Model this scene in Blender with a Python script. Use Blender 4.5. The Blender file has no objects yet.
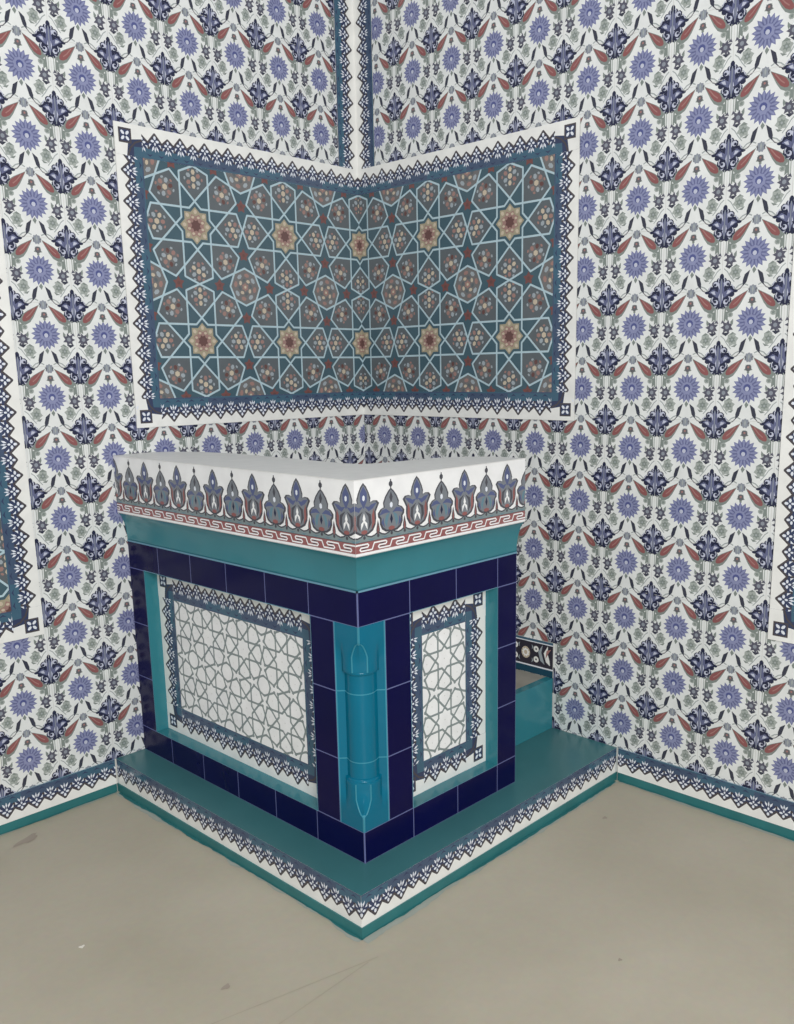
import bpy, math, random
from mathutils import Vector
random.seed(7)
C = bpy.context.scene.collection
PI = math.pi

# ------------------------------------------------------------------ materials
LIT = 0.72          # what a white wall tile receives, so albedo = photo colour / LIT
def lin(c):
    c = c / 255.0
    return c / 12.92 if c <= .04045 else ((c + .055) / 1.055) ** 2.4
MATS = {}
def mat(name, rgb, rough=.17, spec=.40, var=.06, scale=18., bump=0., bscale=30., lit=LIT):
    if name in MATS:
        return MATS[name]
    m = bpy.data.materials.new(name); m.use_nodes = True
    nt = m.node_tree; b = nt.nodes['Principled BSDF']
    col = [min(.9, lin(v) / lit) for v in rgb]
    tc = nt.nodes.new('ShaderNodeTexCoord')
    nz = nt.nodes.new('ShaderNodeTexNoise'); nz.inputs['Scale'].default_value = scale
    nz.inputs['Detail'].default_value = 3
    nt.links.new(tc.outputs['Object'], nz.inputs['Vector'])
    mx = nt.nodes.new('ShaderNodeMix'); mx.data_type = 'RGBA'
    mx.inputs['A'].default_value = [min(1, v * (1 - var * 2)) for v in col] + [1]
    mx.inputs['B'].default_value = [min(1, v * (1 + var * 2)) for v in col] + [1]
    nt.links.new(nz.outputs['Fac'], mx.inputs['Factor'])
    nt.links.new(mx.outputs['Result'], b.inputs['Base Color'])
    b.inputs['Roughness'].default_value = rough
    b.inputs['Specular IOR Level'].default_value = spec
    if bump > 0:
        n2 = nt.nodes.new('ShaderNodeTexNoise'); n2.inputs['Scale'].default_value = bscale
        n2.inputs['Detail'].default_value = 1
        nt.links.new(tc.outputs['Object'], n2.inputs['Vector'])
        bp = nt.nodes.new('ShaderNodeBump'); bp.inputs['Strength'].default_value = bump
        bp.inputs['Distance'].default_value = .01
        nt.links.new(n2.outputs['Fac'], bp.inputs['Height'])
        nt.links.new(bp.outputs['Normal'], b.inputs['Normal'])
    MATS[name] = m
    return m

def pal(name, *rgb, **k):
    mat(name, rgb, **k)
# wall tile paint
pal('tile_white', 198, 200, 199)
pal('tile_joint', 178, 178, 174, rough=.6)
pal('petal_blue', 102, 106, 140)
pal('petal_shade', 84, 88, 120)
pal('petal_light', 120, 124, 154)
pal('petal_ring', 72, 78, 122)
pal('pale_spot', 166, 169, 184)
pal('leaf_red', 122, 76, 76)
pal('leaf_pink', 142, 104, 100)
pal('leaf_grey', 112, 120, 116)
pal('sprig_grey', 142, 148, 144)
pal('bud_grey', 88, 88, 92)
pal('round_grey', 122, 127, 136)
pal('spray_dark', 78, 78, 90)
pal('thin_dark', 52, 54, 66)
pal('stem_grey', 142, 148, 148)
pal('ornament_navy', 36, 39, 60)
pal('ornament_blue', 86, 90, 118)
# borders
pal('border_white', 205, 205, 202)
pal('border_line', 66, 62, 66)
pal('border_navy', 48, 56, 82)
pal('border_teal', 58, 86, 104)
pal('border_slate', 60, 74, 96)
pal('border_petal', 196, 200, 208)
# star field
pal('field_teal', 58, 80, 90)
pal('field_grey', 80, 86, 90)
pal('field_ring', 96, 95, 95)
pal('field_line', 154, 174, 182)
pal('field_red', 102, 66, 64)
pal('field_rose', 134, 106, 100)
pal('field_tan', 170, 158, 140)
pal('field_gold', 140, 132, 112)
pal('field_brown', 88, 62, 60)
pal('field_mist', 136, 144, 150)
# lattice
pal('lattice_white', 216, 217, 214)
pal('lattice_line', 116, 125, 125)
# solid glazes
pal('navy_glaze', 6, 5, 52, rough=.2, spec=.16, var=.12, scale=6, bump=.1, bscale=14)
pal('navy_joint', 92, 98, 140, rough=.5)
pal('teal_glaze', 42, 108, 118, rough=.22, spec=.5, var=.07, scale=5, bump=.06, bscale=9)
pal('platform_glaze', 54, 100, 104, rough=.30, spec=.5, var=.08, scale=4, bump=.05, bscale=7)
pal('teal_joint', 92, 132, 152, rough=.5)
pal('turquoise_glaze', 2, 90, 114, rough=.14, spec=.3, var=.05, scale=8)
pal('turquoise_joint', 50, 122, 140, rough=.3)
pal('band_teal', 40, 98, 100, rough=.4, var=.12, scale=11)
# frieze
pal('frieze_white', 222, 218, 216)
pal('frieze_line', 68, 68, 74)
pal('frieze_grey', 108, 112, 118)
pal('frieze_blue', 76, 83, 116)
pal('frieze_teal', 88, 116, 128)
pal('frieze_red', 128, 82, 80)
pal('frieze_band', 112, 124, 126)
pal('frieze_key', 130, 82, 82)
pal('coping_stone', 184, 184, 182, rough=.45, var=.04, lit=.64)
pal('plaster', 190, 188, 182, rough=.8)
pal('tread_stone', 138, 134, 124, rough=.35, var=.1)
pal('strip_dark', 44, 42, 52)
pal('strip_teal', 20, 58, 76)

def floor_material():
    m = bpy.data.materials.new('floor_screed'); m.use_nodes = True
    nt = m.node_tree; b = nt.nodes['Principled BSDF']
    tc = nt.nodes.new('ShaderNodeTexCoord')
    n1 = nt.nodes.new('ShaderNodeTexNoise'); n1.inputs['Scale'].default_value = 1.6; n1.inputs['Detail'].default_value = 5
    n2 = nt.nodes.new('ShaderNodeTexNoise'); n2.inputs['Scale'].default_value = 45; n2.inputs['Detail'].default_value = 2
    nt.links.new(tc.outputs['Object'], n1.inputs['Vector']); nt.links.new(tc.outputs['Object'], n2.inputs['Vector'])
    rp = nt.nodes.new('ShaderNodeValToRGB')
    def cc(*r): return [lin(v) / .80 for v in r] + [1]
    rp.color_ramp.elements[0].position = .3; rp.color_ramp.elements[0].color = cc(166, 158, 140)
    rp.color_ramp.elements[1].position = .72; rp.color_ramp.elements[1].color = cc(180, 172, 155)
    nt.links.new(n1.outputs['Fac'], rp.inputs['Fac'])
    mx = nt.nodes.new('ShaderNodeMix'); mx.data_type = 'RGBA'; mx.blend_type = 'MULTIPLY'
    mx.inputs['Factor'].default_value = .12
    nt.links.new(rp.outputs['Color'], mx.inputs['A']); nt.links.new(n2.outputs['Color'], mx.inputs['B'])
    nt.links.new(mx.outputs['Result'], b.inputs['Base Color'])
    b.inputs['Roughness'].default_value = .42
    b.inputs['Specular IOR Level'].default_value = .35
    MATS['floor_screed'] = m
floor_material()
pal('floor_smudge', 150, 138, 126, rough=.5, lit=.8)
pal('floor_seam', 158, 150, 134, rough=.6, lit=.8)
pal('floor_dust', 152, 156, 148, rough=.7, lit=.8)
pal('floor_crumb', 215, 210, 200, rough=.7, lit=.8)

# ------------------------------------------------------------------ mesh helpers
EPS = .0002
class Mesh:
    def __init__(s):
        s.v = []; s.f = []; s.m = []; s.names = []; s.smooth = []
    def mi(s, name):
        if name not in s.names: s.names.append(name)
        return s.names.index(name)
    def face(s, pts, m, smooth=False):
        k = len(s.v); s.v.extend(pts); s.f.append(tuple(range(k, k + len(pts)))); s.m.append(s.mi(m)); s.smooth.append(smooth)
    def grid(s, rows, m, closed=False, mfun=None):
        """rows: equal-length lists of points -> smooth quads (shared verts)"""
        k = len(s.v); n = len(rows[0])
        for r in rows: s.v.extend(r)
        for i in range(len(rows) - 1):
            for j in range(n if closed else n - 1):
                a = k + i * n + j; b = k + i * n + (j + 1) % n
                s.f.append((a, b, b + n, a + n)); s.m.append(s.mi(mfun(i, j) if mfun else m)); s.smooth.append(True)
    def box(s, a, b, m):
        (x0, y0, z0), (x1, y1, z1) = a, b
        P = [(x0,y0,z0),(x1,y0,z0),(x1,y1,z0),(x0,y1,z0),(x0,y0,z1),(x1,y0,z1),(x1,y1,z1),(x0,y1,z1)]
        for q in ((0,3,2,1),(4,5,6,7),(0,1,5,4),(1,2,6,5),(2,3,7,6),(3,0,4,7)):
            s.face([P[i] for i in q], m)
    def prism(s, poly, z0, z1, m, mtop=None):
        n = len(poly)
        s.face([(x, y, z1) for x, y in poly], mtop or m)
        s.face([(x, y, z0) for x, y in poly][::-1], m)
        for i in range(n):
            (x0, y0), (x1, y1) = poly[i], poly[(i + 1) % n]
            s.face([(x0,y0,z0),(x1,y1,z0),(x1,y1,z1),(x0,y0,z1)], m)
    def canvas(s, cv, fn, nrm):
        nx, ny, nz = nrm
        for k, (pts, layer, m) in enumerate(cv.p):
            o = (layer + (k * .618034) % 1 * .7) * EPS        # neighbouring strokes never share a plane
            s.face([(x + nx*o, y + ny*o, z + nz*o) for x, y, z in (fn(u, v) for u, v in pts)], m)
    def build(s, name, parent=None):
        me = bpy.data.meshes.new(name)
        me.from_pydata(s.v, [], s.f); me.update()
        for n in s.names: me.materials.append(MATS[n])
        me.polygons.foreach_set('material_index', s.m)
        me.polygons.foreach_set('use_smooth', s.smooth)
        me.update()
        o = bpy.data.objects.new(name, me); C.objects.link(o)
        if parent: o.parent = parent
        return o

def clip(pts, x0, y0, x1, y1):
    def cut(P, ins, inter):
        out = []
        for i in range(len(P)):
            a, b = P[i - 1], P[i]
            ia, ib = ins(a), ins(b)
            if ib:
                if not ia: out.append(inter(a, b))
                out.append(b)
            elif ia: out.append(inter(a, b))
        return out
    def ix(c): return lambda a, b: (c, a[1] + (b[1]-a[1]) * (c-a[0]) / (b[0]-a[0]))
    def iy(c): return lambda a, b: (a[0] + (b[0]-a[0]) * (c-a[1]) / (b[1]-a[1]), c)
    for ins, inter in ((lambda p: p[0] >= x0, ix(x0)), (lambda p: p[0] <= x1, ix(x1)),
                       (lambda p: p[1] >= y0, iy(y0)), (lambda p: p[1] <= y1, iy(y1))):
        if not pts: return []
        pts = cut(pts, ins, inter)
    return pts

class Canvas:
    """flat painted ornament: polygons (points, layer, colour)"""
    def __init__(s): s.p = []
    def poly(s, pts, layer, m): s.p.append((list(pts), layer, m))
    def rect(s, x0, y0, x1, y1, layer, m): s.poly([(x0,y0),(x1,y0),(x1,y1),(x0,y1)], layer, m)
    def ell(s, cx, cy, rx, ry, layer, m, rot=0, n=8):
        c, q = math.cos(rot), math.sin(rot); P = []
        for i in range(n):
            a = 2*PI*(i+.5)/n; x, y = rx*math.cos(a), ry*math.sin(a)
            P.append((cx + x*c - y*q, cy + x*q + y*c))
        s.poly(P, layer, m)
    def star(s, cx, cy, R, r, n, layer, m, ph=PI/2, sy=1.):
        P = []
        for i in range(2*n):
            a = ph + PI*i/n; k = R if i % 2 == 0 else r
            P.append((cx + k*math.cos(a), cy + k*math.sin(a)*sy))
        s.poly(P, layer, m)
    def line(s, pts, w, layer, m):
        h = w/2
        for (ax, ay), (bx, by) in zip(pts, pts[1:]):
            dx, dy = bx-ax, by-ay; L = math.hypot(dx, dy)
            if L < 1e-9: continue
            ux, uy = dx/L, dy/L; e = h*.35
            ax2, ay2, bx2, by2 = ax-ux*e, ay-uy*e, bx+ux*e, by+uy*e
            s.poly([(ax2+uy*h, ay2-ux*h), (bx2+uy*h, by2-ux*h), (bx2-uy*h, by2+ux*h), (ax2-uy*h, ay2+ux*h)], layer, m)
    def drop(s, x0, y0, x1, y1, w, layer, m, n=8):
        """teardrop: sharp tip at (x0,y0), round end at (x1,y1)"""
        dx, dy = x1-x0, y1-y0; L = math.hypot(dx, dy); ux, uy = dx/L, dy/L
        prof = [(0,0),(.25,.42),(.5,.82),(.72,1.),(.9,.72),(1.,.25)]
        A = [(x0+ux*L*t - uy*w*k/2, y0+uy*L*t + ux*w*k/2) for t, k in prof]
        B = [(x0+ux*L*t + uy*w*k/2, y0+uy*L*t - ux*w*k/2) for t, k in prof[1:]][::-1]
        s.poly(A + B, layer, m)
    def leaf(s, pts, w, layer, m):
        n = len(pts); A = []; B = []
        for i, (x, y) in enumerate(pts):
            ax, ay = pts[max(0, i-1)]; bx, by = pts[min(n-1, i+1)]
            L = math.hypot(bx-ax, by-ay); ux, uy = (bx-ax)/L, (by-ay)/L
            k = w/2*math.sin(PI*i/(n-1)) + w*.03
            A.append((x-uy*k, y+ux*k)); B.append((x+uy*k, y-ux*k))
        s.poly(A + B[::-1], layer, m)
    def put(s, o, dx=0, dy=0, sc=1, box=None, rot=0, flip=False, lay=0):
        c, q = math.cos(rot), math.sin(rot); f = -1 if flip else 1
        for pts, l, m in o.p:
            P = [(dx + sc*(f*x*c - y*q), dy + sc*(f*x*q + y*c)) for x, y in pts]
            if box:
                X = [p[0] for p in P]; Y = [p[1] for p in P]
                if max(X) <= box[0] or min(X) >= box[2] or max(Y) <= box[1] or min(Y) >= box[3]: continue
                if min(X) < box[0] or max(X) > box[2] or min(Y) < box[1] or max(Y) > box[3]:
                    P = clip(P, *box)
                    if len(P) < 3: continue
            s.p.append((P, l + lay, m))

# ------------------------------------------------------------------ tags
def tag(o, label=None, cat=None, group=None, kind=None):
    if label: o['label'] = label
    if cat: o['category'] = cat
    if group: o['group'] = group
    if kind: o['kind'] = kind
    return o
def thing(name, label, cat, loc, group=None):
    o = bpy.data.objects.new(name, None); C.objects.link(o); o.empty_display_size = .1
    o.location = (0, 0, 0)
    return tag(o, label, cat, group)

# wall mappings: left wall is the plane y=0 running along +x, right wall is x=0 along +y
LW = lambda d=0: ((lambda u, v: (u, d, v)), (0, 1, 0))
RW = lambda d=0: ((lambda u, v: (d, u, v)), (1, 0, 0))

# ------------------------------------------------------------------ painted wall tile
def wall_motif():
    c = Canvas()
    # seventeen-petalled blue flower
    c.star(0, 0, .242, .180, 17, 1, 'petal_blue', sy=.98)
    for i in range(17):
        a = 2*PI*i/17 + PI/2 + PI/17
        c.line([(.165*math.cos(a), .16*math.sin(a)), (.10*math.cos(a), .098*math.sin(a))], .014, 2, 'petal_shade')
        a += PI/17
        c.line([(.20*math.cos(a), .194*math.sin(a)), (.12*math.cos(a), .116*math.sin(a))], .022, 2, 'petal_light')
    c.star(0, 0, .115, .09, 9, 3, 'petal_light')
    c.ell(0, .008, .060, .058, 4, 'petal_ring', n=10)
    c.ell(0, -.010, .034, .036, 5, 'pale_spot', n=8)
    c.ell(0, -.072, .018, .03, 5, 'petal_light', n=6)
    # stub under it
    c.leaf([(0,-.205),(.006,-.25),(0,-.30)], .06, 2, 'leaf_grey')
    # buds above
    c.ell(0, .308, .052, .052, 2, 'bud_grey', n=8)
    c.star(0, .298, .072, .04, 5, 1, 'leaf_grey', ph=-PI/2)
    c.ell(0, .318, .018, .018, 3, 'leaf_pink', n=6)
    c.ell(0, .245, .022, .028, 1, 'leaf_grey', n=6)
    c.star(0, .465, .078, .062, 9, 2, 'round_grey')
    c.leaf([(0,.525),(0,.475),(0,.415)], .03, 3, 'stem_grey')
    for f in (-1, 1):
        c.leaf([(f*.055,.495),(f*.05,.465),(f*.055,.425)], .02, 3, 'bud_grey')
        # red tulips with grey-green sepals
        c.drop(f*.07, .465, f*.38, .165, .165, 1, 'leaf_grey')
        c.drop(f*.085, .450, f*.35, .210, .115, 2, 'leaf_red')
        c.line([(f*.15,.405),(f*.23,.31),(f*.29,.262)], .016, 3, 'leaf_pink')
        c.leaf([(f*.30,.19),(f*.35,.165),(f*.385,.205),(f*.40,.25)], .05, 3, 'leaf_grey')
        c.leaf([(f*.33,.165),(f*.39,.14),(f*.40,.07),(f*.37,.02)], .065, 1, 'leaf_grey')
        c.ell(f*.335, .115, .048, .042, 2, 'sprig_grey')
        c.star(f*.335, .115, .034, .018, 5, 3, 'leaf_grey')
        # dark pointed leaves
        c.leaf([(f*.06,-.25),(f*.11,-.32),(f*.135,-.41),(f*.16,-.475)], .068, 2, 'thin_dark')
        c.line([(f*.155,-.46),(f*.20,-.51),(f*.265,-.535)], .013, 1, 'bud_grey')
        c.line([(f*.08,.53),(f*.15,.565),(f*.22,.54),(f*.28,.49)], .018, 1, 'stem_grey')
        # dark sprays either side of the joint
        c.star(f*.375, -.07, .108, .062, 7, 2, 'spray_dark', ph=.4*f)
        c.ell(f*.375, -.07, .034, .034, 3, 'round_grey', n=6)
        c.leaf([(f*.41,-.01),(f*.455,.015),(f*.48,-.02)], .045, 2, 'spray_dark')
        c.leaf([(f*.33,-.155),(f*.39,-.18),(f*.455,-.165)], .05, 2, 'thin_dark')
        c.leaf([(f*.41,-.11),(f*.43,-.155),(f*.41,-.19)], .035, 2, 'spray_dark')
        c.leaf([(f*.30,-.05),(f*.305,.0),(f*.285,.05)], .045, 2, 'leaf_grey')
        # pale blossoms
        c.star(f*.285, -.262, .105, .075, 6, 1, 'sprig_grey', ph=.2)
        c.star(f*.285, -.262, .062, .035, 6, 2, 'leaf_grey', ph=.6)
        c.ell(f*.285, -.262, .018, .018, 3, 'stem_grey', n=6)
        c.leaf([(f*.22,-.185),(f*.28,-.17),(f*.34,-.19)], .045, 1, 'leaf_grey')
        c.leaf([(f*.20,-.33),(f*.24,-.36),(f*.30,-.365)], .03, 1, 'leaf_grey')
        # bands bounding the white joint
        c.line([(f*.415,.235),(f*.425,.02)], .024, 1, 'leaf_grey')
        c.line([(f*.455,.225),(f*.455,.03)], .014, 1, 'sprig_grey')
        c.line([(f*.47,-.20),(f*.42,-.24),(f*.36,-.33),(f*.30,-.40)], .014, 1, 'stem_grey')
    # palmette ornament, a quarter on each neighbouring tile
    X, Y = .5, .462
    def N(x, y, rx, ry, l=1, m='ornament_navy', n=8, rot=0):
        for f in ((-1, 1) if x else (1,)): c.ell(X + f*x*1.06, Y + y, rx*1.06, ry, l, m, n=n, rot=f*rot)
    N(0, .215, .034, .055); N(.045, .17, .032, .036); N(0, .10, .085, .12)
    N(.090, .115, .056, .056); N(.150, .04, .055, .045); N(.210, .0, .044, .024); N(.155, -.045, .05, .042)
    N(0, -.03, .15, .10, n=10); N(.095, -.13, .070, .066); N(.09, -.205, .036, .030); N(.04, -.225, .036, .04); N(0, -.13, .07, .13)
    c.leaf([(X,Y+.19),(X,Y+.12),(X,Y+.0),(X,Y-.12),(X,Y-.21)], .10, 3, 'ornament_blue')
    for f in (-1, 1):
        c.ell(X+f*.092, Y+.118, .042, .040, 2, 'pale_spot')
        c.ell(X+f*.105, Y+.108, .024, .022, 3, 'ornament_navy', n=6)
        c.leaf([(X+f*.195,Y+.0),(X+f*.14,Y+.01),(X+f*.08,Y-.03),(X+f*.05,Y-.09)], .080, 2, 'ornament_blue')
        c.leaf([(X+f*.165,Y+.005),(X+f*.12,Y-.005),(X+f*.09,Y-.04)], .050, 3, 'pale_spot')
        c.ell(X+f*.080, Y-.155, .041, .040, 2, 'pale_spot')
        c.ell(X+f*.092, Y-.145, .024, .022, 3, 'ornament_navy', n=6)
        c.leaf([(X+f*.05,Y+.17),(X+f*.045,Y+.10),(X+f*.025,Y+.03)], .028, 3, 'pale_spot')
        c.leaf([(X+f*.02,Y-.02),(X+f*.03,Y-.08),(X+f*.02,Y-.14)], .02, 4, 'pale_spot')
        c.leaf([(X+f*.06,Y-.205),(X+f*.09,Y-.225),(X+f*.12,Y-.215)], .02, 3, 'pale_spot')
    for f in (-1, 1):
        c.line([(X+f*.16,Y+.10),(X+f*.185,Y+.075),(X+f*.205,Y+.035)], .016, 3, 'pale_spot')
        c.line([(X+f*.13,Y-.075),(X+f*.145,Y-.11),(X+f*.135,Y-.15)], .016, 3, 'pale_spot')
        c.line([(X+f*.035,Y+.205),(X+f*.05,Y+.18),(X+f*.045,Y+.155)], .014, 3, 'pale_spot')
        c.line([(X+f*.06,Y+.075),(X+f*.10,Y+.055),(X+f*.14,Y+.06)], .018, 4, 'ornament_navy')
        c.line([(X+f*.03,Y-.095),(X+f*.07,Y-.10),(X+f*.11,Y-.085)], .020, 4, 'ornament_navy')
    c.line([(X,Y+.19),(X,Y-.22)], .014, 5, 'round_grey')
    return c
MOTIF = wall_motif()
T = .2
def tile_wall(box, ph, holes, shear=0.):
    """box (u0,v0,u1,v1); flower centres at ph + T*k; cells wholly inside a hole are skipped"""
    c = Canvas(); u0, v0, u1, v1 = box
    c.rect(u0, v0, u1, v1, 0, 'tile_white')
    i0 = int((u0 - ph[0]) / T) - 2; i1 = int((u1 - ph[0]) / T) + 2
    j0 = int((v0 - ph[1]) / T) - 2; j1 = int((v1 - ph[1]) / T) + 2
    for i in range(i0, i1):
        for j in range(j0, j1):
            cu, cv = ph[0] + T*i, ph[1] + T*j
            if any(cu-.1 > h[0] and cu+.22 < h[2] and cv-.12 > h[1] and cv+.18 < h[3] for h in holes): continue
            c.put(MOTIF, cu, cv, T, box)
    for i in range(i0, i1):
        u = ph[0] + T*(i+.5)
        if u0 < u < u1: c.rect(u-.0007, v0, u+.0007, v1, .6, 'tile_joint')
    for j in range(j0, j1):
        v = ph[1] + T*(j+.5)
        if v0 < v < v1: c.rect(u0, v-.0007, u1, v+.0007, .6, 'tile_joint')
    return c

# ------------------------------------------------------------------ border strip (width 0.1, unit square cell, y=0 outer edge, y=1 inner edge)
def strip_motif(alt=0):
    c = Canvas()
    c.poly([(-.5,.70),(-.5,.27),(-.27,.46),(0,.15),(.27,.46),(.5,.27),(.5,.70)], 1, 'border_navy')
    c.rect(-.5, .68, .5, 1.0, 1.5, 'border_teal' if not alt else 'border_slate')
    c.line([(-.5,.29),(-.27,.48),(0,.175),(.27,.48),(.5,.29)], .07, 2, 'border_line')
    def flower(x, y, s):
        lay = 4
        c.ell(x, y-.10*s, .045*s, .062*s, lay, 'border_petal', n=6)
        c.ell(x, y+.08*s, .034*s, .05*s, lay, 'border_petal', n=6)
        c.ell(x-.085*s, y, .062*s, .042*s, lay, 'border_petal', n=6)
        c.ell(x+.085*s, y, .062*s, .042*s, lay, 'border_petal', n=6)
        for f in (-1, 1):
            c.leaf([(x+f*.045*s,y+.14*s),(x+f*.075*s,y+.22*s),(x+f*.12*s,y+.30*s)], .062*s, lay, 'border_petal')
            c.leaf([(x+f*.12*s,y+.09*s),(x+f*.18*s,y+.11*s),(x+f*.21*s,y+.19*s)], .055*s, lay, 'border_petal')
        c.leaf([(x,y+.15*s),(x,y+.23*s),(x,y+.33*s)], .05*s, lay, 'border_petal')
    flower(0, .41, 1.1)
    for X in (-.5, .5): flower(X, .49, 1.0)
    for x, y in ((-.25,.63),(.25,.63)):
        c.ell(x, y, .05, .06, 3, 'border_line', n=6)
    c.leaf([(-.34,.84),(-.22,.90),(-.10,.84)], .06, 3, 'border_navy'); c.leaf([(.34,.84),(.22,.90),(.10,.84)], .06, 3, 'border_navy')
    c.rect(-.5, .955, .5, 1.0, 2, 'border_slate' if not alt else 'border_teal')
    return c
STRIPS = [strip_motif(0), strip_motif(1)]
def corner_square():
    """square blossom where two strips meet; outer corner at (0,0), strips run along +x and +y"""
    c = Canvas()
    c.rect(0, 0, 1, 1, 4, 'border_white')
    c.poly([(.50,.50),(1,.42),(1,1),(.42,1)], 5, 'border_navy')
    c.poly([(.70,.70),(1,.68),(1,1),(.68,1)], 6, 'border_teal')
    c.rect(.15, .15, .62, .62, 6, 'border_line')
    c.rect(.205, .205, .565, .565, 7, 'border_navy')
    for a, b in ((.30,.30),(.47,.47),(.30,.47),(.47,.30)):
        c.ell(a, b, .085, .052, 8, 'border_petal', rot=PI/4 if (a == b) else -PI/4, n=6)
    c.line([(1,.46),(.75,.56),(.56,.75),(.46,1)], .06, 6, 'border_line')
    return c
CSQ = corner_square()
W_ = .1
def strip(c, x0, x1, v_outer, sign, phase=0, lay=0, w=W_, alt=0, white=True, p=W_):
    """horizontal strip from x0 to x1; outer edge at v_outer, growing along sign*v"""
    lo, hi = sorted((v_outer, v_outer + sign*w))
    if white: c.rect(x0, lo, x1, hi, lay, 'border_white')
    k0 = int(math.floor((x0 - phase)/p)) - 1; k1 = int(math.ceil((x1 - phase)/p)) + 2
    tmp = Canvas()
    for k in range(k0, k1):
        m = STRIPS[alt] if alt < 2 else STRIPS[(k // 2) % 2]
        for pts, l, mm in m.p:
            P = [(phase + k*p + p*x, v_outer + sign*w*y) for x, y in pts]
            X = [p[0] for p in P]
            if max(X) <= x0 or min(X) >= x1: continue
            if min(X) < x0 or max(X) > x1: P = clip(P, x0, -99, x1, 99)
            if len(P) >= 3: tmp.p.append((P, l + lay, mm))
    c.p.extend(tmp.p)
def swap(c):
    d = Canvas(); d.p = [([(y, x) for x, y in P], l, m) for P, l, m in c.p]; return d
def border(c, x0, y0, x1, y1, w=W_, sides='BTLR', ph=(0, 0), alt=0, lay=0):
    """frame of strips just inside the rectangle, outer edges on it"""
    if 'B' in sides: strip(c, x0, x1, y0, 1, ph[0], lay, w, alt)
    if 'T' in sides: strip(c, x0, x1, y1, -1, ph[0], lay, w, alt)
    s = Canvas()
    a = y0 + (w if 'B' in sides else 0); b = y1 - (w if 'T' in sides else 0)
    if 'L' in sides: strip(s, a, b, x0, 1, ph[1], lay, w, alt)
    if 'R' in sides: strip(s, a, b, x1, -1, ph[1], lay, w, alt)
    c.p.extend(swap(s).p)
    for sx, xx in (('L', x0), ('R', x1)):
        for sy, yy in (('B', y0), ('T', y1)):
            if sx in sides and sy in sides:
                fx = 1 if sx == 'L' else -1; fy = 1 if sy == 'B' else -1
                for P, l, m in CSQ.p:
                    c.p.append(([(xx + fx*w*x, yy + fy*w*y) for x, y in P], l + lay, m))

# ------------------------------------------------------------------ eight-pointed star pattern
A8 = .145; RO = .168
def star_lines():
    """segments of one cell's star centred at the origin, in units of the pitch"""
    segs = []
    sh = .5 - A8*math.tan(PI/8)                        # shoulder of the axial petals
    tt = .482                                          # shoulder of the diagonal petals
    inner = A8*(math.sqrt(2) - 1)
    for k in range(8):
        a = k*PI/4; ca, sa = math.cos(a), math.sin(a)
        end = sh if k % 2 == 0 else tt
        for f in (-1, 1):
            p = (inner*ca - f*A8*sa, inner*sa + f*A8*ca); q = (end*ca - f*A8*sa, end*sa + f*A8*ca)
            segs.append((p, q))
            if k % 2 == 0:
                segs.append((q, (.5*ca, .5*sa)))       # meets the neighbour's petal
            else:
                # from the shoulder through the octagon's diagonal vertex to its axial vertex
                sx = 1 if ca > 0 else -1; sy = 1 if sa > 0 else -1
                if abs(q[1]) > abs(q[0]): t = (sx*.5, sy*(.5 - RO))
                else: t = (sx*(.5 - RO), sy*.5)
                segs.append((q, t))
    return segs
def petal(k):
    a = k*PI/4; ca, sa = math.cos(a), math.sin(a)
    if k % 2 == 0: end, apex = .5 - A8*math.tan(PI/8), .5
    else: end, apex = .482, .707 - RO
    base = A8*math.sqrt(2); kn = A8*(1 + math.sqrt(2))   # lines from the inner crossing out to the band edge
    loc = [(base, 0), (kn, A8), (end, A8), (apex, 0), (end, -A8), (kn, -A8)]
    return [(x*ca - y*sa, x*sa + y*ca) for x, y in loc], (a, (kn + end)/2 + .0)
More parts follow.
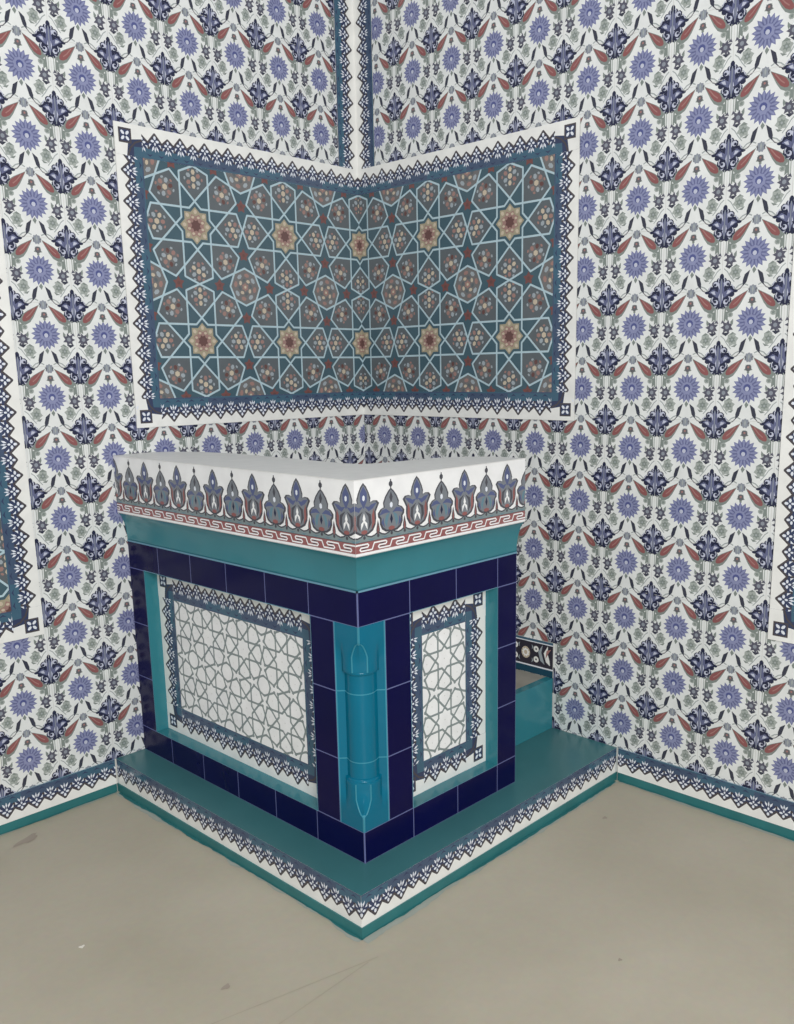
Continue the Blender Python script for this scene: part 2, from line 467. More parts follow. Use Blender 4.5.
def field_motif():
    c = Canvas()
    for k in range(8):
        P, (a, r) = petal(k); c.poly(P, 1, 'field_grey')
        cx, cy = r*math.cos(a)*.99, r*math.sin(a)*.99
        c.ell(cx, cy, .085, .072, 2, 'field_ring' if k % 2 else 'field_grey', rot=a, n=8)
        for i in range(6):
            b = a + i*PI/3
            c.ell(cx + .058*math.cos(b), cy + .058*math.sin(b), .024, .02, 3,
                  ('field_rose', 'field_mist', 'field_tan')[(i + k) % 3] if k % 2 == 0 else ('field_rose', 'field_mist', 'field_brown')[i % 3], rot=b, n=6)
        for i in range(6):
            b = a + PI/6 + i*PI/3
            c.ell(cx + .088*math.cos(b), cy + .082*math.sin(b), .011, .016, 3, ('field_mist', 'field_rose')[i % 2], rot=b, n=5)
        c.ell(cx, cy, .026, .026, 4, 'field_tan', n=6)
    c.star(0, 0, .160, .122, 8, 1, 'field_gold', ph=0)
    for i in range(8):
        b = i*PI/4
        c.ell(.118*math.cos(b), .118*math.sin(b), .022, .018, 3, 'field_tan', rot=b, n=6)
        c.ell(.075*math.cos(b + PI/8), .075*math.sin(b + PI/8), .016, .012, 3, 'field_tan', n=6)
    c.star(0, 0, .105, .08, 8, 2, 'field_rose', ph=PI/8)
    c.star(0, 0, .055, .04, 8, 3, 'field_brown', ph=PI/8)
    # large octagonal rosette at the cell corner
    X = Y = .5
    c.star(X, Y, RO, RO*math.cos(PI/8), 8, 1, 'field_ring', ph=0)
    for i in range(8):
        b = i*PI/4 + .2
        c.ell(X + .108*math.cos(b), Y + .108*math.sin(b), .03, .02, 2, ('field_rose', 'field_mist')[i % 2], rot=b+PI/2, n=6)
        c.ell(X + .062*math.cos(b+.4), Y + .062*math.sin(b+.4), .016, .022, 2, ('field_tan', 'field_grey')[i % 2], rot=b, n=6)
    c.star(X, Y, .04, .028, 6, 3, 'field_rose')
    c.ell(X, Y, .014, .014, 4, 'field_tan', n=6)
    # little red stars between
    for x, y in ((.5, .215), (.5, -.215), (.215, .5), (-.215, .5)):
        c.star(x, y, .06, .034, 5, 2, 'field_red')
        c.ell(x, y, .018, .018, 3, 'field_brown', n=6)
    for a_, b_ in star_lines():
        c.line([a_, b_], .0175, 6, 'field_line')
    return c
def lattice_motif():
    c = Canvas()
    for a_, b_ in star_lines():
        c.line([a_, b_], .034, 1, 'lattice_line')
    for k in range(8):                                   # rounded petals: soft grey fillets in the corners
        P, (a, r) = petal(k)
        c.ell(r*math.cos(a), r*math.sin(a), .010, .010, 1, 'tile_joint', n=5)
        for q in (P[0], P[1], P[2], P[4], P[5]): c.ell(q[0], q[1], .032, .032, 1, 'lattice_line', n=6)
    for k in range(4):
        a = k*PI/2
        c.ell(.5*math.cos(a), .5*math.sin(a), .028, .028, 1, 'lattice_line', n=5)
    c.ell(0, 0, .012, .012, 1, 'tile_joint', n=5)
    # oval medallion outline at the cell corner
    pts = [(.5 + (RO-.012)*math.cos(2*PI*i/16), .5 + (RO-.012)*math.sin(2*PI*i/16)) for i in range(17)]
    c.line(pts, .026, 1.3, 'lattice_line')
    return c
FIELD = field_motif(); LATT = lattice_motif()
def pattern(c, m, box, origin, P, base, lay=0):
    c.rect(*box, lay, base)
    for i in range(int((box[0]-origin[0])/P) - 2, int((box[2]-origin[0])/P) + 3):
        for j in range(int((box[1]-origin[1])/P) - 2, int((box[3]-origin[1])/P) + 3):
            c.put(m, origin[0] + i*P, origin[1] + j*P, P, box, lay=lay)

# ================================================================== THE SETTING
WU, WV = 3.3, 3.3
PL = (0., 1.312, 1.10, 2.318)            # big star panel, the same on both walls
FL = (1.500, .648, 2.5, 2.25)            # framed panel far along the left wall
FR = (1.842, .648, 2.85, 2.25)           # framed panel far along the right wall
BB = .126                                # top of the base border

def wall(name, plane, holes, ph, box):
    fn, n = plane()
    mm = Mesh()
    mm.canvas(tile_wall(box, ph, holes), fn, n)
    # masonry behind the tiles
    d = .12
    a = [fn(box[0]-.12, 0)[i] - n[i]*.0005 for i in range(3)]; b = [fn(box[2], WV)[i] - n[i]*(d) for i in range(3)]
    lo = [min(a[i], b[i]) for i in range(3)]; hi = [max(a[i], b[i]) for i in range(3)]
    mm.box(lo, hi, 'plaster')
    o = mm.build(name); tag(o, kind='structure'); return o
wall('wall_left', LW, [PL, FL], (-.0075, .0264), (0, BB, WU, WV))
wall('wall_right', RW, [PL, FR], (-.0744, .0264), (0, BB, WU, WV))

# base borders, standing a tile's thickness proud of the wall, with the teal band under them
def baseboard(name, plane, u0, u1, ph0):
    fn, n = plane(.004); mm = Mesh(); c = Canvas()
    strip(c, u0, u1, .032, 1, ph0, 1, BB - .032, 2)
    c.rect(u0, 0, u1, .032, 1.5, 'band_teal')
    mm.canvas(c, fn, n)
    a = fn(u0, 0); b = fn(u1, BB)
    lo = [min(a[i], b[i], a[i]-n[i]*.0035) for i in range(3)]; hi = [max(a[i], b[i]) for i in range(3)]
    mm.box(lo, hi, 'teal_joint')
    tag(mm.build(name), kind='structure')
baseboard('baseboard_left', LW, 1.2935, WU, .086)
baseboard('baseboard_right', RW, 1.3205, WU, .081)

# vertical border strips running up the corner above the panel
for nme, plane in (('trim_1', LW), ('trim_2', RW)):
    fn, n = plane(.0015); mm = Mesh(); c = Canvas(); s = Canvas()
    strip(s, PL[3] - .004, WV, 0, 1, .072, 1, .105, 0 if nme == 'trim_1' else 1)
    mm.canvas(swap(s), fn, n)
    a = fn(0, PL[3]-.004); b = fn(.105, WV)
    mm.box([min(a[i], b[i], a[i]-n[i]*.001) for i in range(3)], [max(a[i], b[i]) for i in range(3)], 'tile_joint')
    tag(mm.build(nme), kind='structure')

# floor
fm = Mesh()
fm.box((-.12, -.12, -.06), (4.6, 4.6, 0), 'floor_screed')
def floor_poly(pts, m, z=.0006): fm.face([(x, y, z) for x, y in pts], m)
def floor_seam(a, b, w):
    dx, dy = b[0]-a[0], b[1]-a[1]; L = math.hypot(dx, dy); nx, ny = -dy/L*w/2, dx/L*w/2
    floor_poly([(a[0]+nx,a[1]+ny),(b[0]+nx,b[1]+ny),(b[0]-nx,b[1]-ny),(a[0]-nx,a[1]-ny)][::-1], 'floor_seam')
FLOOR_SEAMS = [((1.50, 1.36), (1.75, 1.26)), ]
def ragged(a, b, inward, m='floor_dust', w=.018, n=60, z=.0009):
    """irregular feathered edge of the screed along a wall foot"""
    ax, ay = a; bx, by = b; rr = random.Random(int(ax*100 + by*10 + w*1000)); ww = [.6]
    for i in range(n): ww.append(min(1, max(.15, ww[-1] + rr.uniform(-.22, .22))))
    for i in range(n):
        t0, t1 = i/n, (i+1)/n; w0, w1 = w*ww[i], w*ww[i+1]
        P = [(ax+(bx-ax)*t0, ay+(by-ay)*t0), (ax+(bx-ax)*t1, ay+(by-ay)*t1)]
        Q = [(P[1][0]+inward[0]*w1, P[1][1]+inward[1]*w1), (P[0][0]+inward[0]*w0, P[0][1]+inward[1]*w0)]
        fm.face([(x, y, z) for x, y in P + Q], m)

# ================================================================== PLATFORM
PX, PY, PZ = 1.289, 1.315, .126
plat = thing('platform', 'low square teal tiled platform with a zigzag border, under the corner pulpit', 'platform', (0,0,0))
mm = Mesh()
mm.box((.001, .001, .0), (PX-.004, PY-.004, PZ-.001), 'teal_joint')
mm.face([(.001,.001,PZ),(PX-.003,.001,PZ),(PX-.003,PY-.003,PZ),(.001,PY-.003,PZ)], 'platform_glaze')
mm.build('platform_top', plat)
for nme, fn, n, L in (('border_strip', lambda u, v: (PX-.003, u, v), (1, 0, 0), PY-.003), ('border_strip', lambda u, v: (u, PY-.003, v), (0, 1, 0), PX-.003)):
    mm = Mesh(); c = Canvas()
    strip(c, 0.005, L+.001, .031, 1, L-.05, 1, PZ - .031, 2)
    mm.canvas(c, fn, n); mm.build(nme, plat)
mm = Mesh()
mm.box((.001, .001, 0), (PX+.001, PY+.001, .031), 'band_teal')
mm.build('base_band', plat)

# ================================================================== STEP beside the pulpit
SY, SZ, X0S = 1.024, .328, .474
st = thing('step', 'teal tiled step in the gap between the pulpit and the right wall', 'step', (0,0,0))
mm = Mesh()
mm.box((.0065, .002, PZ+.001), (X0S, SY, SZ-.012), 'teal_glaze')
mm.box((.0065, SY, PZ+.001), (X0S, SY+.002, SZ-.004), 'teal_glaze')
mm.build('riser', st)
mm = Mesh()
mm.box((.0065, .002, SZ-.012), (X0S, SY+.001, SZ), 'tread_stone')
mm.box((.0065, SY-.03, SZ-.011), (X0S, SY+.0025, SZ+.0008), 'teal_glaze')
mm.build('tread', st)

# skirting of dark tiles on the right wall above the step
fn, n = RW(.004); mm = Mesh(); c = Canvas()
c.rect(.002, SZ+.001, SY, SZ+.028, 1, 'strip_teal')
c.rect(.002, SZ+.028, SY, .352+.116, 1, 'strip_dark')
c.rect(.002, SZ+.028, SY, SZ+.034, 2, 'border_petal')
c.rect(.002, .455, SY, .459, 2, 'border_petal')
c.rect(.002, .459, SY, .468, 2, 'border_teal')
k = 0
y = .895
while y > .05:
    c.ell(y, .408, .021, .024, 2, 'field_tan', n=14); c.star(y, .408, .019, .014, 9, 3, 'border_white'); c.ell(y, .408, .008, .009, 4, 'field_tan', n=8)
    for dy in (-.05,):
        for zz in (.388, .430):
            c.ell(y+dy, zz, .0125, .0125, 2, 'border_white', n=10); c.ell(y+dy, zz, .0045, .0045, 3, 'frieze_line', n=6)
    for f in (-1, 1):
        c.leaf([(y+f*.028,.372),(y+f*.034,.38),(y+f*.03,.392)], .006, 2, 'field_mist')
        c.leaf([(y+f*.028,.445),(y+f*.034,.437),(y+f*.03,.425)], .006, 2, 'field_mist')
    y -= .1
for zz in (.388, .430): c.ell(.945, zz, .0125, .0125, 2, 'border_white', n=10); c.ell(.945, zz, .0045, .0045, 3, 'frieze_line', n=6)
c.leaf([(.975,.45),(.962,.42),(.972,.39),(.985,.375)], .016, 2, 'field_mist')
c.leaf([(1.0,.45),(.99,.42),(1.0,.39),(1.01,.375)], .02, 2, 'border_white')
c.leaf([(.99,.40),(1.0,.43),(1.015,.44)], .012, 3, 'leaf_pink')
mm.canvas(c, fn, n)
mm.box((.0005, .002, SZ+.001), (.004, SY, .468), 'tile_joint')
tag(mm.build('trim_3'), kind='structure')

# ================================================================== TILE PANELS on the walls
def star_panel(name, label, plane, group):
    t = thing(name, label, 'tile panel', (0,0,0), group)
    fn, n = plane(.0046)
    u0, v0, u1, v1 = PL; w = .1
    mm = Mesh(); c = Canvas()
    border(c, u0, v0, u1, v1, w, 'BTR', ph=(.05, 1.37), alt=2, lay=1)
    mm.canvas(c, fn, n)
    a = fn(u0, v0); b = fn(u1, v1)
    mm.box([min(a[i], b[i], a[i]-n[i]*.0020) for i in range(3)], [max(a[i], b[i]) for i in range(3)], 'tile_joint')
    mm.build('border_frame', t)
    mm = Mesh(); c = Canvas()
    pattern(c, FIELD, (u0, v0+w, u1-w, v1-w), (0, (v0+v1)/2 + .203), .403, 'field_teal', 1)
    mm.canvas(c, fn, n); mm.build('star_field', t)
star_panel('tile_panel', 'dark star patterned tile panel on the left wall above the pulpit', LW, None)
star_panel('tile_panel', 'dark star patterned tile panel on the right wall above the pulpit', RW, None)

def side_panel(name, label, plane, F, ph):
    t = thing(name, label, 'tile panel', (0,0,0))
    fn, n = plane(.0046); w = .1
    mm = Mesh(); c = Canvas()
    border(c, *F, w, 'BTLR', ph=ph, alt=2, lay=1)
    mm.canvas(c, fn, n)
    a = fn(F[0], F[1]); b = fn(F[2], F[3])
    mm.box([min(a[i], b[i], a[i]-n[i]*.0020) for i in range(3)], [max(a[i], b[i]) for i in range(3)], 'tile_joint')
    mm.build('border_frame', t)
    mm = Mesh(); c = Canvas()
    pattern(c, FIELD, (F[0]+w, F[1]+w, F[2]-w, F[3]-w), ((F[0]+F[2])/2, F[1]+.5), .403, 'field_teal', 1)
    mm.canvas(c, fn, n); mm.build('star_field', t)
side_panel('tile_panel', 'zigzag bordered tile panel cut off by the left edge of the photo', LW, FL, (1.55, .685))
side_panel('tile_panel', 'zigzag bordered tile panel cut off by the right edge of the photo', RW, FR, (1.892, .683))

# ================================================================== PULPIT
pulpit = thing('pulpit', 'tall navy and turquoise tiled corner pulpit with a painted crown frieze', 'pulpit', (0,0,0))
X1, Y1, X0 = 1.17, 1.205, .475
ZB, ZT = PZ + .001, .92
TH = .22
RD = .05                                   # depth of the recessed panels
LO = (.10, .222, 1.005, .822)              # opening in the left face, along y
RO_ = (.572, .222, .970, .822)             # opening in the right face, along x
CW = .1                                    # the corner column's width on each face
LF = (lambda u, v: (X1, u, v)), (1, 0, 0)
RF = (lambda u, v: (u, Y1, v)), (0, 1, 0)

def tile_rect(c, u0, v0, u1, v1, m='navy_glaze', g=.0016):
    c.rect(u0+g, v0+g, u1-g, v1-g, 2, m)
bm_ = Mesh()
c = Canvas()
# grout ground round the opening (left face: u = y)
a, v0, b, v1 = LO
for r in ((.0026, ZB, Y1, v0), (.0026, v1, Y1, ZT), (.0026, v0, a, v1), (b, v0, Y1-CW, v1)): c.rect(*r, 0, 'navy_joint')
rows = [.222, .418, .620, .822]
for k in range(6):
    u0, u1 = (.2*k if k else .0026), .2*(k+1) if k < 5 else 1.2035
    tile_rect(c, u0, ZB, min(u1, Y1), .222); tile_rect(c, u0, .822, min(u1, Y1), ZT)
for p, q in zip(rows, rows[1:]):
    tile_rect(c, .0026, p, a, q); tile_rect(c, b, p, Y1-CW, q)
bm_.canvas(c, *LF)
c = Canvas()
a, v0, b, v1 = RO_
for r in ((X0, ZB, X1, v0), (X0, v1, X1, ZT), (X0, v0, a, v1), (b, v0, X1-CW, v1)): c.rect(*r, 0, 'navy_joint')
for u0, u1 in ((X0, a), (a, .77), (.77, .97), (.97, X1-.0015)):
    tile_rect(c, u0, ZB, u1, .222); tile_rect(c, u0, .822, u1, ZT)
for p, q in zip(rows, rows[1:]):
    tile_rect(c, X0, p, a, q); tile_rect(c, b, p, X1-CW, q)
bm_.canvas(c, *RF)
# masonry: back faces, ends, underside and top of the L-shaped wall
L_ = [(X1-.0004, .0026), (X1-.0004, Y1-.0004), (X0, Y1-.0004), (X0, Y1-TH), (X1-TH, Y1-TH), (X1-TH, .0026)]
for i in range(2, 6):
    (xa, ya), (xb, yb) = L_[i], L_[(i+1) % 6]
    bm_.face([(xa,ya,ZB),(xb,yb,ZB),(xb,yb,ZT),(xa,ya,ZT)], 'plaster')
bm_.face([(x, y, ZB) for x, y in L_][::-1], 'plaster'); bm_.face([(x, y, ZT) for x, y in L_], 'plaster')
# backs of the recesses
bm_.face([(X1-RD-.001, LO[0]-.01, LO[1]-.01), (X1-RD-.001, LO[2]+.01, LO[1]-.01), (X1-RD-.001, LO[2]+.01, LO[3]+.01), (X1-RD-.001, LO[0]-.01, LO[3]+.01)], 'plaster')
bm_.face([(RO_[0]-.01, Y1-RD-.001, RO_[1]-.01), (RO_[2]+.01, Y1-RD-.001, RO_[1]-.01), (RO_[2]+.01, Y1-RD-.001, RO_[3]+.01), (RO_[0]-.01, Y1-RD-.001, RO_[3]+.01)], 'plaster')
bm_.build('body', pulpit)

# teal linings of the two recesses
def lining(P, n_in, op):
    mm = Mesh(); u0, v0, u1, v1 = op
    def q(u, v, d): x, y, z = P(u, v); return (x - n_in[0]*d, y - n_in[1]*d, z)
    for (ua, va), (ub, vb) in (((u0,v0),(u1,v0)), ((u1,v0),(u1,v1)), ((u1,v1),(u0,v1)), ((u0,v1),(u0,v0))):
        mm.face([q(ua,va,-.0003), q(ub,vb,-.0003), q(ub,vb,RD), q(ua,va,RD)], 'teal_glaze')
        # rounded glazed lip
        cu = .0025
        du = cu if ua == ub == u0 else (-cu if ua == ub == u1 else 0); dv = cu if va == vb == v0 else (-cu if va == vb == v1 else 0)
        mm.face([q(ua,va,-.0006), q(ub,vb,-.0006), q(ub-du*.9,vb-dv*.9,-.0004), q(ua-du*.9,va-dv*.9,-.0004)], 'teal_joint')
    return mm.build('recess_lining', pulpit)
lining(LF[0], (1, 0), LO); lining(RF[0], (0, 1), RO_)

# recessed lattice panels
def recess_panel(P, n, op, label, ph, star):
    u0, v0, u1, v1 = op
    e = bpy.data.objects.new('recess_panel', None); C.objects.link(e); e.parent = pulpit; e.empty_display_size = .05
    tag(e, label)
    fn = lambda u, v: tuple(p - k*RD for p, k in zip(P(u, v), n))
    mm = Mesh(); c = Canvas()
    # each side's strip is a tenth wide, squeezed a little by the opening
    border(c, u0, v0, u1, v1, .1, 'BTLR', ph=ph, alt=2, lay=1)
    mm.canvas(c, fn, n); mm.build('border', e)
    mm = Mesh(); c = Canvas()
    pattern(c, LATT, (u0+.1, v0+.1, u1-.1, v1-.1), star, .2, 'lattice_white', 1)
    mm.canvas(c, fn, n); mm.build('lattice_field', e)
recess_panel(LF[0], LF[1], LO, 'white tile panel with grey star lattice and zigzag border, left face', (.05, .27), (.4, .426))
recess_panel(RF[0], RF[1], RO_, 'narrow white tile panel with grey star lattice and zigzag border, right face', (.62, .27), (.771, .427))

# turquoise corner column: faces flush at both ends, round shaft between, ogee stops
def column():
    mm = Mesh()
    # local frame: s runs along the chamfer from the left face edge to the right face edge, h points out to the corner
    A = Vector((X1, Y1-CW)); B = Vector((X1-CW, Y1)); M = (A + B)/2; d = (B - A).normalized(); o = Vector((1, 1)).normalized()
    H = (A - B).length/2                                         # half width .0707
    r = .043
    def tri(s): return H - abs(s)
    def shaft(s):
        return max(0, math.sqrt(max(0, r*r - s*s)) - .004) if abs(s) < r else 0
    def og(e): return .021*min(1, math.sqrt(max(0, (e-.045)/.045)))
    def prof(s, z):
        e = (.822 - z) if z > .522 else (z - .222)                # distance from the end
        if e <= .045: return tri(s)
        if e < .138:                                              # corner melts into a fat round under the ogee
            t = min(1, (e-.045)/.075); t = t*t*(3-2*t)
            R = .052; h2 = math.sqrt(R*R - s*s) - .002 if abs(s) < R - .001 else 0
            base = tri(s)*(1-t) + min(tri(s)*1.02 + .004*0, h2)*t if abs(s) < R else tri(s)*(1-t)
            a = og(e)
            if abs(s) < a: base = max(base - .004*(1 - (s/a)**2), 0)
            return base
        if e < .144:
            t = (e-.138)/.006
            return prof(s, .222 + .1379)*(1-t) + shaft(s)*t
        return shaft(s)
    N = 44
    ss = [-H + 2*H*i/N for i in range(N+1)]
    zs = [.222,.235,.25,.264]
    z = .267
    while z < .36: zs.append(z); z += .006
    zs += [.3605,.363,.366,.369,.374,.39]
    low = list(zs)
    mid = [.4165,.418,.4195,.45,.5,.55,.6,.6185,.62,.6215]
    hi = [1.044 - q for q in low][::-1]
    zs = low + mid + hi
    zs = sorted(zs)
    rows = []
    for z in zs:
        row = []
        for s in ss:
            h = prof(s, z)
            p = M + d*s + o*h
            row.append((p.x, p.y, z))
        rows.append(row)
    def mf(i, j):
        zc = (zs[i]+zs[i+1])/2
        if abs(zc-.418) < .0018 or abs(zc-.62) < .0018: return 'turquoise_joint'
        if j == 0 or j == N-1: return 'turquoise_joint'
        e = min(.822-zc, zc-.222)
        if e < .05 and j in (N//2-1, N//2) : return 'turquoise_joint'
        if e < .004: return 'turquoise_joint'
        return 'turquoise_glaze'
    mm.grid(rows, 'turquoise_glaze', mfun=mf)
    ob = mm.build('corner_column', pulpit); tag(ob, 'bright turquoise engaged corner column with pointed stops')
    bv = ob.modifiers.new('edge', 'EDGE_SPLIT'); bv.split_angle = math.radians(38)
    # raised ribs outlining the pointed stops, each a piece of its own
    for up in (0, 1):
        for f in (-1, 1):
            mm = Mesh(); rows = []
            for k in range(15):
                e = .045 + .090*k/14
                z = .822 - e if up else .222 + e
                a = og(e)
                p = M + d*(f*a) + o*(prof(f*(a+.001), z) + .0004); p = Vector((p.x, p.y, z))
                w = .0021
                rows.append([tuple(p + Vector((d.x, d.y, 0))*w*math.cos(t) + Vector((o.x, o.y, 0))*w*math.sin(t)) for t in [2*PI*j/6 for j in range(6)]])
            mm.grid(rows, 'turquoise_joint', closed=True)
            mm.build('rib', ob)
    # half-round collars where shaft meets stop
    for zc in (.222+.140, .822-.140):
        mm = Mesh(); rows = []
        for k in range(9):
            t = -PI/2 + PI*k/8
            rr = .036 + .011*math.cos(t); row = []
            for j in range(17):
                a = PI*j/16; p = M + d*(-rr*math.cos(a)) + o*(rr*math.sin(a))
                row.append((p.x, p.y, zc + .008*math.sin(t)))
            rows.append(row)
        mm.grid(rows, 'turquoise_glaze')
        mm.build('collar', ob)
column()

# cove moulding: quarter hollow from the body out to the frieze
OX, OY = .027, .030
ZF = 1.022
def cove():
    mm = Mesh(); n = 12; rows = []
    prof = []
    for k in range(n+1):
        t = k/n; a = t*PI/2
        prof.append((1 - math.cos(a)**.9 if k < n else 1, .92 + (ZF-.92)*(math.sin(a)*.55 + t*.45)))
    prof = [(0, ZT)] + prof
    rows_l = [[(X1+OX*o, .0026, z) for o, z in prof], [(X1+OX*o, Y1+OY*o, z) for o, z in prof]]
    rows_r = [[(X1+OX*o, Y1+OY*o, z) for o, z in prof], [(X0, Y1+OY*o, z) for o, z in prof]]
    mm.grid(rows_l, 'teal_glaze'); mm.grid(rows_r, 'teal_glaze')
    mm.face([(X0, Y1+OY*o, z) for o, z in prof] + [(X0, Y1-.02, ZF), (X0, Y1-.02, ZT)], 'teal_glaze')
    # glazed joint line along the foot
    mm.box((X1-.002, .0026, ZT-.0025), (X1+.0022, Y1+.0022, ZT+.0025), 'teal_joint'); mm.box((X0, Y1-.002, ZT-.0025), (X1+.0022, Y1+.0022, ZT+.0025), 'teal_joint')
    mm.build('cove_moulding', pulpit)
cove()

# painted frieze
def frieze_motif():
    c = Canvas()                        # origin at an A palmette's axis, y measured from z=1.02, period .2
    def sym(pts): return pts + [(-x, y) for x, y in pts[::-1] if abs(x) > 1e-6]
    def A(x):
        o = [(0,.192),(.010,.182),(.019,.166),(.025,.150),(.023,.140),(.034,.143),(.048,.142),(.056,.134),(.050,.124),(.043,.112),(.044,.096),(.041,.078),(.032,.064),(.016,.056),(0,.053)]
        big = [(a*1.10 + (.003 if a else 0), .12 + (b-.12)*1.05) for a, b in o]
        c.poly([(x+p, q) for p, q in sym(o)], 2, 'frieze_line')
        c.poly([(x+p*.86, .122 + (q-.122)*.92) for p, q in sym(o)], 3, 'frieze_grey')
        c.leaf([(x,.182),(x,.165),(x,.145),(x,.125)], .026, 4, 'frieze_blue'); c.ell(x, .152, .005, .008, 5, 'border_petal', n=6)
        for f in (-1, 1):
            c.leaf([(x+f*.004,.130),(x+f*.018,.122),(x+f*.030,.128),(x+f*.046,.136)], .013, 4, 'frieze_blue')
            c.leaf([(x+f*.036,.122),(x+f*.033,.104),(x+f*.034,.085),(x+f*.026,.068)], .010, 4, 'frieze_red')
            c.leaf([(x+f*.004,.118),(x+f*.020,.105),(x+f*.022,.085),(x+f*.014,.066)], .011, 4, 'frieze_line')
            c.leaf([(x+f*.001,.094),(x+f*.007,.084),(x+f*.011,.070)], .008, 5, 'frieze_white')
        c.leaf([(x,.112),(x,.098),(x,.085)], .010, 5, 'frieze_white')
        c.ell(x, .063, .012, .006, 4, 'frieze_red', n=6)
    def B(x):
        c.ell(x, .180, .0075, .008, 2, 'frieze_line', n=8)
        c.line([(x,.192),(x,.166)], .004, 2, 'frieze_line')
        o = [(0,.170),(.010,.162),(.022,.148),(.030,.132),(.028,.120),(.040,.116),(.050,.106),(.049,.096),(.043,.090),(.043,.076),(.036,.062),(.022,.054),(0,.052)]
        c.poly([(x+p, q) for p, q in sym(o)], 2, 'frieze_line')
        c.poly([(x+p*.85, .112 + (q-.112)*.91) for p, q in sym(o)], 3, 'frieze_grey')
        c.leaf([(x,.160),(x,.145),(x,.130)], .012, 4, 'frieze_line'); c.ell(x, .124, .006, .008, 5, 'border_petal', n=6)
        for f in (-1, 1):
            c.leaf([(x+f*.004,.104),(x+f*.020,.110),(x+f*.032,.108),(x+f*.044,.100)], .012, 4, 'frieze_blue')
            c.leaf([(x+f*.006,.104),(x+f*.016,.094),(x+f*.020,.080),(x+f*.018,.066)], .012, 4, 'frieze_teal')
            c.leaf([(x+f*.030,.092),(x+f*.033,.080),(x+f*.026,.066)], .009, 4, 'frieze_blue')
        c.leaf([(x,.100),(x,.086),(x,.074)], .010, 4, 'ornament_navy')
        c.ell(x, .062, .013, .006, 4, 'frieze_red', n=6)
    A(0); B(.1)
    # dark stalks in the white feet between palmettes, scalloped upper edge of the band
    for x in (.05, -.05):
        c.drop(x, .090, x, .050, .013, 2, 'frieze_line')
        c.drop(x, .080, x, .052, .006, 3, 'frieze_red')
    for x in (-.1, 0, .1):
        pass
    for k in range(4):
        x0 = -.1 + .05*k
        c.line([(x0 + .05*t/4, .058 - .010*math.sin(PI*t/4)) for t in range(5)], .004, 3, 'frieze_line')
        c.poly([(x0 + .05*t/6, .058 - .010*math.sin(PI*t/6)) for t in range(7)] + [(x0+.05, .036), (x0, .036)], 1, 'frieze_band')
        c.ell(x0, .048, .005, .005, 3, 'frieze_line', n=6)
        c.leaf([(x0+.012,.043),(x0+.025,.040),(x0+.038,.043)], .004, 3, 'frieze_teal')
    c.rect(-.1, .036, .1, .0375, 2, 'frieze_line')
    c.rect(-.1, .009, .1, .036, 1, 'frieze_key')
    w = .2/3
    for k in range(3):
        x = -.1 + w*k; h0, h = .0115, .022
        P = [(.06,.12),(.78,.12),(.86,.22),(.86,.42),(.78,.5),(.30,.5),(.30,.52)]
        P = [(-.02,.88),(.10,.12),(.70,.12),(.76,.30),(.70,.5),(.34,.5),(.28,.70),(.34,.88),(.98,.88)]
        c.line([(x + w*p, h0 + h*q) for p, q in P], .0040, 3, 'frieze_white')
        c.line([(x + w*.40, h0 + h*.31), (x + w*.62, h0 + h*.31)], .0022, 3, 'strip_dark')
        c.line([(x + w*.44, h0 + h*.69), (x + w*.66, h0 + h*.69)], .0022, 3, 'strip_dark')
    c.rect(-.1, .0, .1, .0085, 1, 'stem_grey'); c.rect(-.1, .002, .1, .0085, 2, 'frieze_white')
    return c
FM = frieze_motif()
def frieze():
    for fn, n, u0, u1, ph, tag_ in (((lambda u, v: (X1+OX+.0015, u, v)), (1,0,0), .0026, Y1+OY+.0015, .005, 'left'),
                              ((lambda u, v: (u, Y1+OY+.0015, v)), (0,1,0), X0, X1+OX+.0015, .967, 'right')):
        mm = Mesh(); c = Canvas()
        c.rect(u0, ZF, u1, 1.222, 0, 'frieze_white')
        for k in range(-5, 8):
            c.put(FM, ph + .2*k, ZF, 1, (u0, ZF, u1, 1.222))
        mm.canvas(c, fn, n)
        mm.build('frieze', pulpit)
frieze()

# crown: masonry behind the frieze and the coping laid on it
OXT, OYT = X1+OX, Y1+OY
cop = [(OXT, .0026), (OXT, OYT), (X0, OYT), (.492, 1.12), (.55, 1.045), (.64, .995), (.84, .975), (.905, .945), (.915, .88), (.905, .30), (.94, .14), (1.0, .04), (1.04, .0026)]
mm = Mesh(); mm.prism([(min(x, OXT), min(y, OYT)) for x, y in cop], ZF+.0005, 1.196, 'plaster')
mm.build('crown_block', pulpit)
mm = Mesh(); mm.prism([(x + (.0028 if x == OXT else 0), y + (.0028 if y == OYT else 0)) for x, y in cop], 1.2215, 1.2235, 'coping_stone'); mm.prism(cop, 1.1965, 1.2214, 'coping_stone')
mm.build('coping', pulpit)

# ------------------------------------------------------------------ floor marks, then build the floor
ragged((1.30, .006), (WU, .006), (0, 1), w=.018, n=120)
ragged((1.30, .006), (WU, .006), (0, 1), w=.008, n=120, m='band_teal', z=.0014)
ragged((.006, 1.33), (.006, WU), (1, 0), w=.018, n=120)
ragged((.006, 1.33), (.006, WU), (1, 0), w=.010, n=120, m='band_teal', z=.0014)
ragged((PX+.002, .02), (PX+.002, PY+.004), (1, 0), w=.026, n=90)
ragged((PX+.002, .02), (PX+.002, PY+.004), (1, 0), w=.013, n=90, m='band_teal', z=.0014)
ragged((.02, PY+.002), (PX+.004, PY+.002), (0, 1), w=.026, n=90)
ragged((.02, PY+.002), (PX+.004, PY+.002), (0, 1), w=.012, n=90, m='band_teal', z=.0014)
floor_seam((1.90, 1.25), (1.313, 1.401), .0022); floor_seam((1.75, 1.41), (1.345, 1.398), .0022)
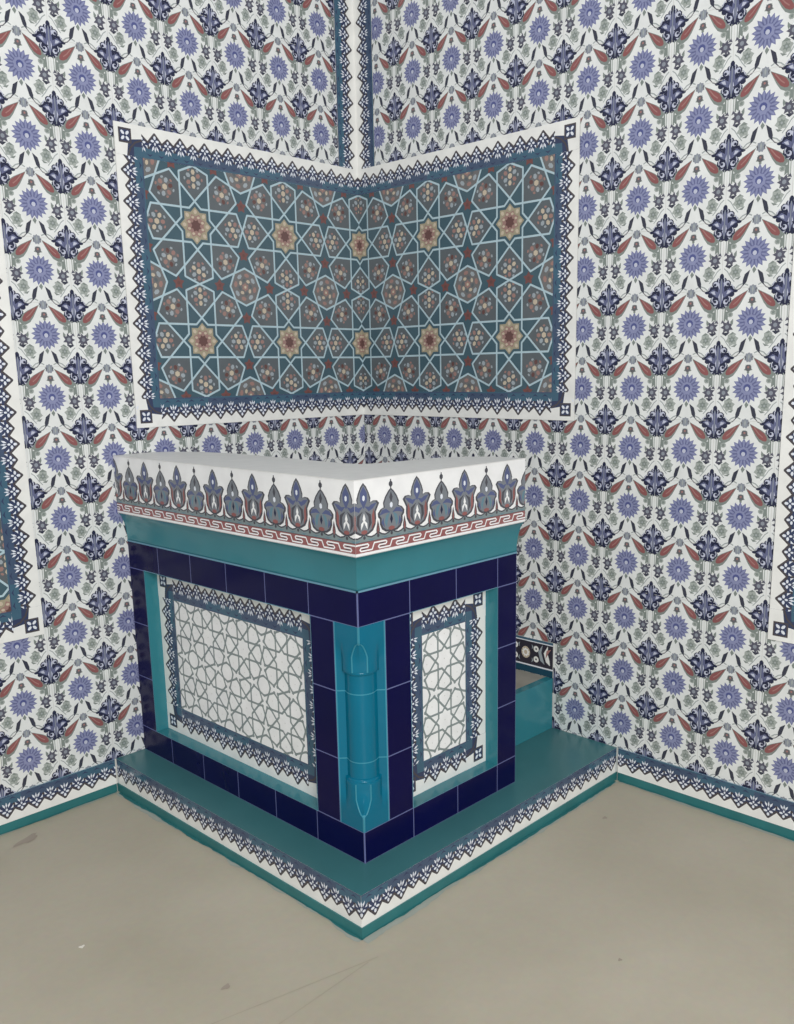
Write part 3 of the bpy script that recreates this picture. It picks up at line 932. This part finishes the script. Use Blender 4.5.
def blot(x, y, rx, ry, m, rot=0, n=14):
    P = []
    for i in range(n):
        a = 2*PI*i/n; k = 1 + .25*math.sin(3*a + x*9) + .12*math.sin(5*a + 1)
        u, v = rx*k*math.cos(a), ry*k*math.sin(a)
        P.append((x + u*math.cos(rot) - v*math.sin(rot), y + u*math.sin(rot) + v*math.cos(rot)))
    floor_poly(P, m, .0012)
blot(1.67, .106, .045, .018, 'floor_smudge', .3); blot(.903, 1.873, .006, .005, 'floor_smudge'); blot(1.649, 1.205, .012, .008, 'floor_smudge')
blot(.282, 1.44, .010, .007, 'floor_smudge'); blot(1.816, .783, .008, .006, 'floor_crumb')
tag(fm.build('floor'), kind='structure')

# ================================================================== LIGHT
def area(name, loc, aim, size, energy, color=(1, 1, 1)):
    l = bpy.data.lights.new(name, 'AREA'); l.shape = 'DISK'; l.size = size; l.energy = energy; l.color = color
    o = bpy.data.objects.new(name, l); C.objects.link(o); o.location = loc
    o.rotation_euler = (Vector(aim) - Vector(loc)).to_track_quat('-Z', 'Y').to_euler(); return o
area('ceiling_light', (1.75, 1.35, 3.75), (1.6, 1.2, 0), .35, 9, (1, .98, .95))
area('room_light', (3.9, 5.2, 2.7), (.6, .7, .8), 2.4, 210, (1, .99, .97))
w = bpy.data.worlds.new('World'); bpy.context.scene.world = w; w.use_nodes = True
bg = w.node_tree.nodes['Background']; bg.inputs['Color'].default_value = (.93, .97, 1.0, 1); bg.inputs['Strength'].default_value = .42

# ================================================================== CAMERA
cam = bpy.data.cameras.new('Camera'); co = bpy.data.objects.new('Camera', cam); C.objects.link(co)
co.location = (2.73172, 2.92389, 1.49045)
yaw, pit, rol = [math.radians(v) for v in (223.515, -11.7577, -.8803)]
Fv = Vector((math.cos(yaw)*math.cos(pit), math.sin(yaw)*math.cos(pit), math.sin(pit)))
R0 = Fv.cross(Vector((0, 0, 1))).normalized(); U0 = R0.cross(Fv)
Rv = math.cos(rol)*R0 + math.sin(rol)*U0; Uv = -math.sin(rol)*R0 + math.cos(rol)*U0
from mathutils import Matrix
co.rotation_euler = Matrix(((Rv.x, Uv.x, -Fv.x), (Rv.y, Uv.y, -Fv.y), (Rv.z, Uv.z, -Fv.z))).to_euler()
cam.sensor_fit = 'VERTICAL'; cam.sensor_height = 24.0
cam.lens = 896.8904 / 1024 * 24.0
cam.shift_x = -(420.8677 - 397) / 1024
cam.shift_y = (558.7937 - 512) / 1024
cam.clip_start = .05
bpy.context.scene.camera = co
vs = bpy.context.scene.view_settings
vs.view_transform = 'Standard'; vs.look = 'None'; vs.gamma = 1; vs.use_curve_mapping = False; vs.exposure = 0.0
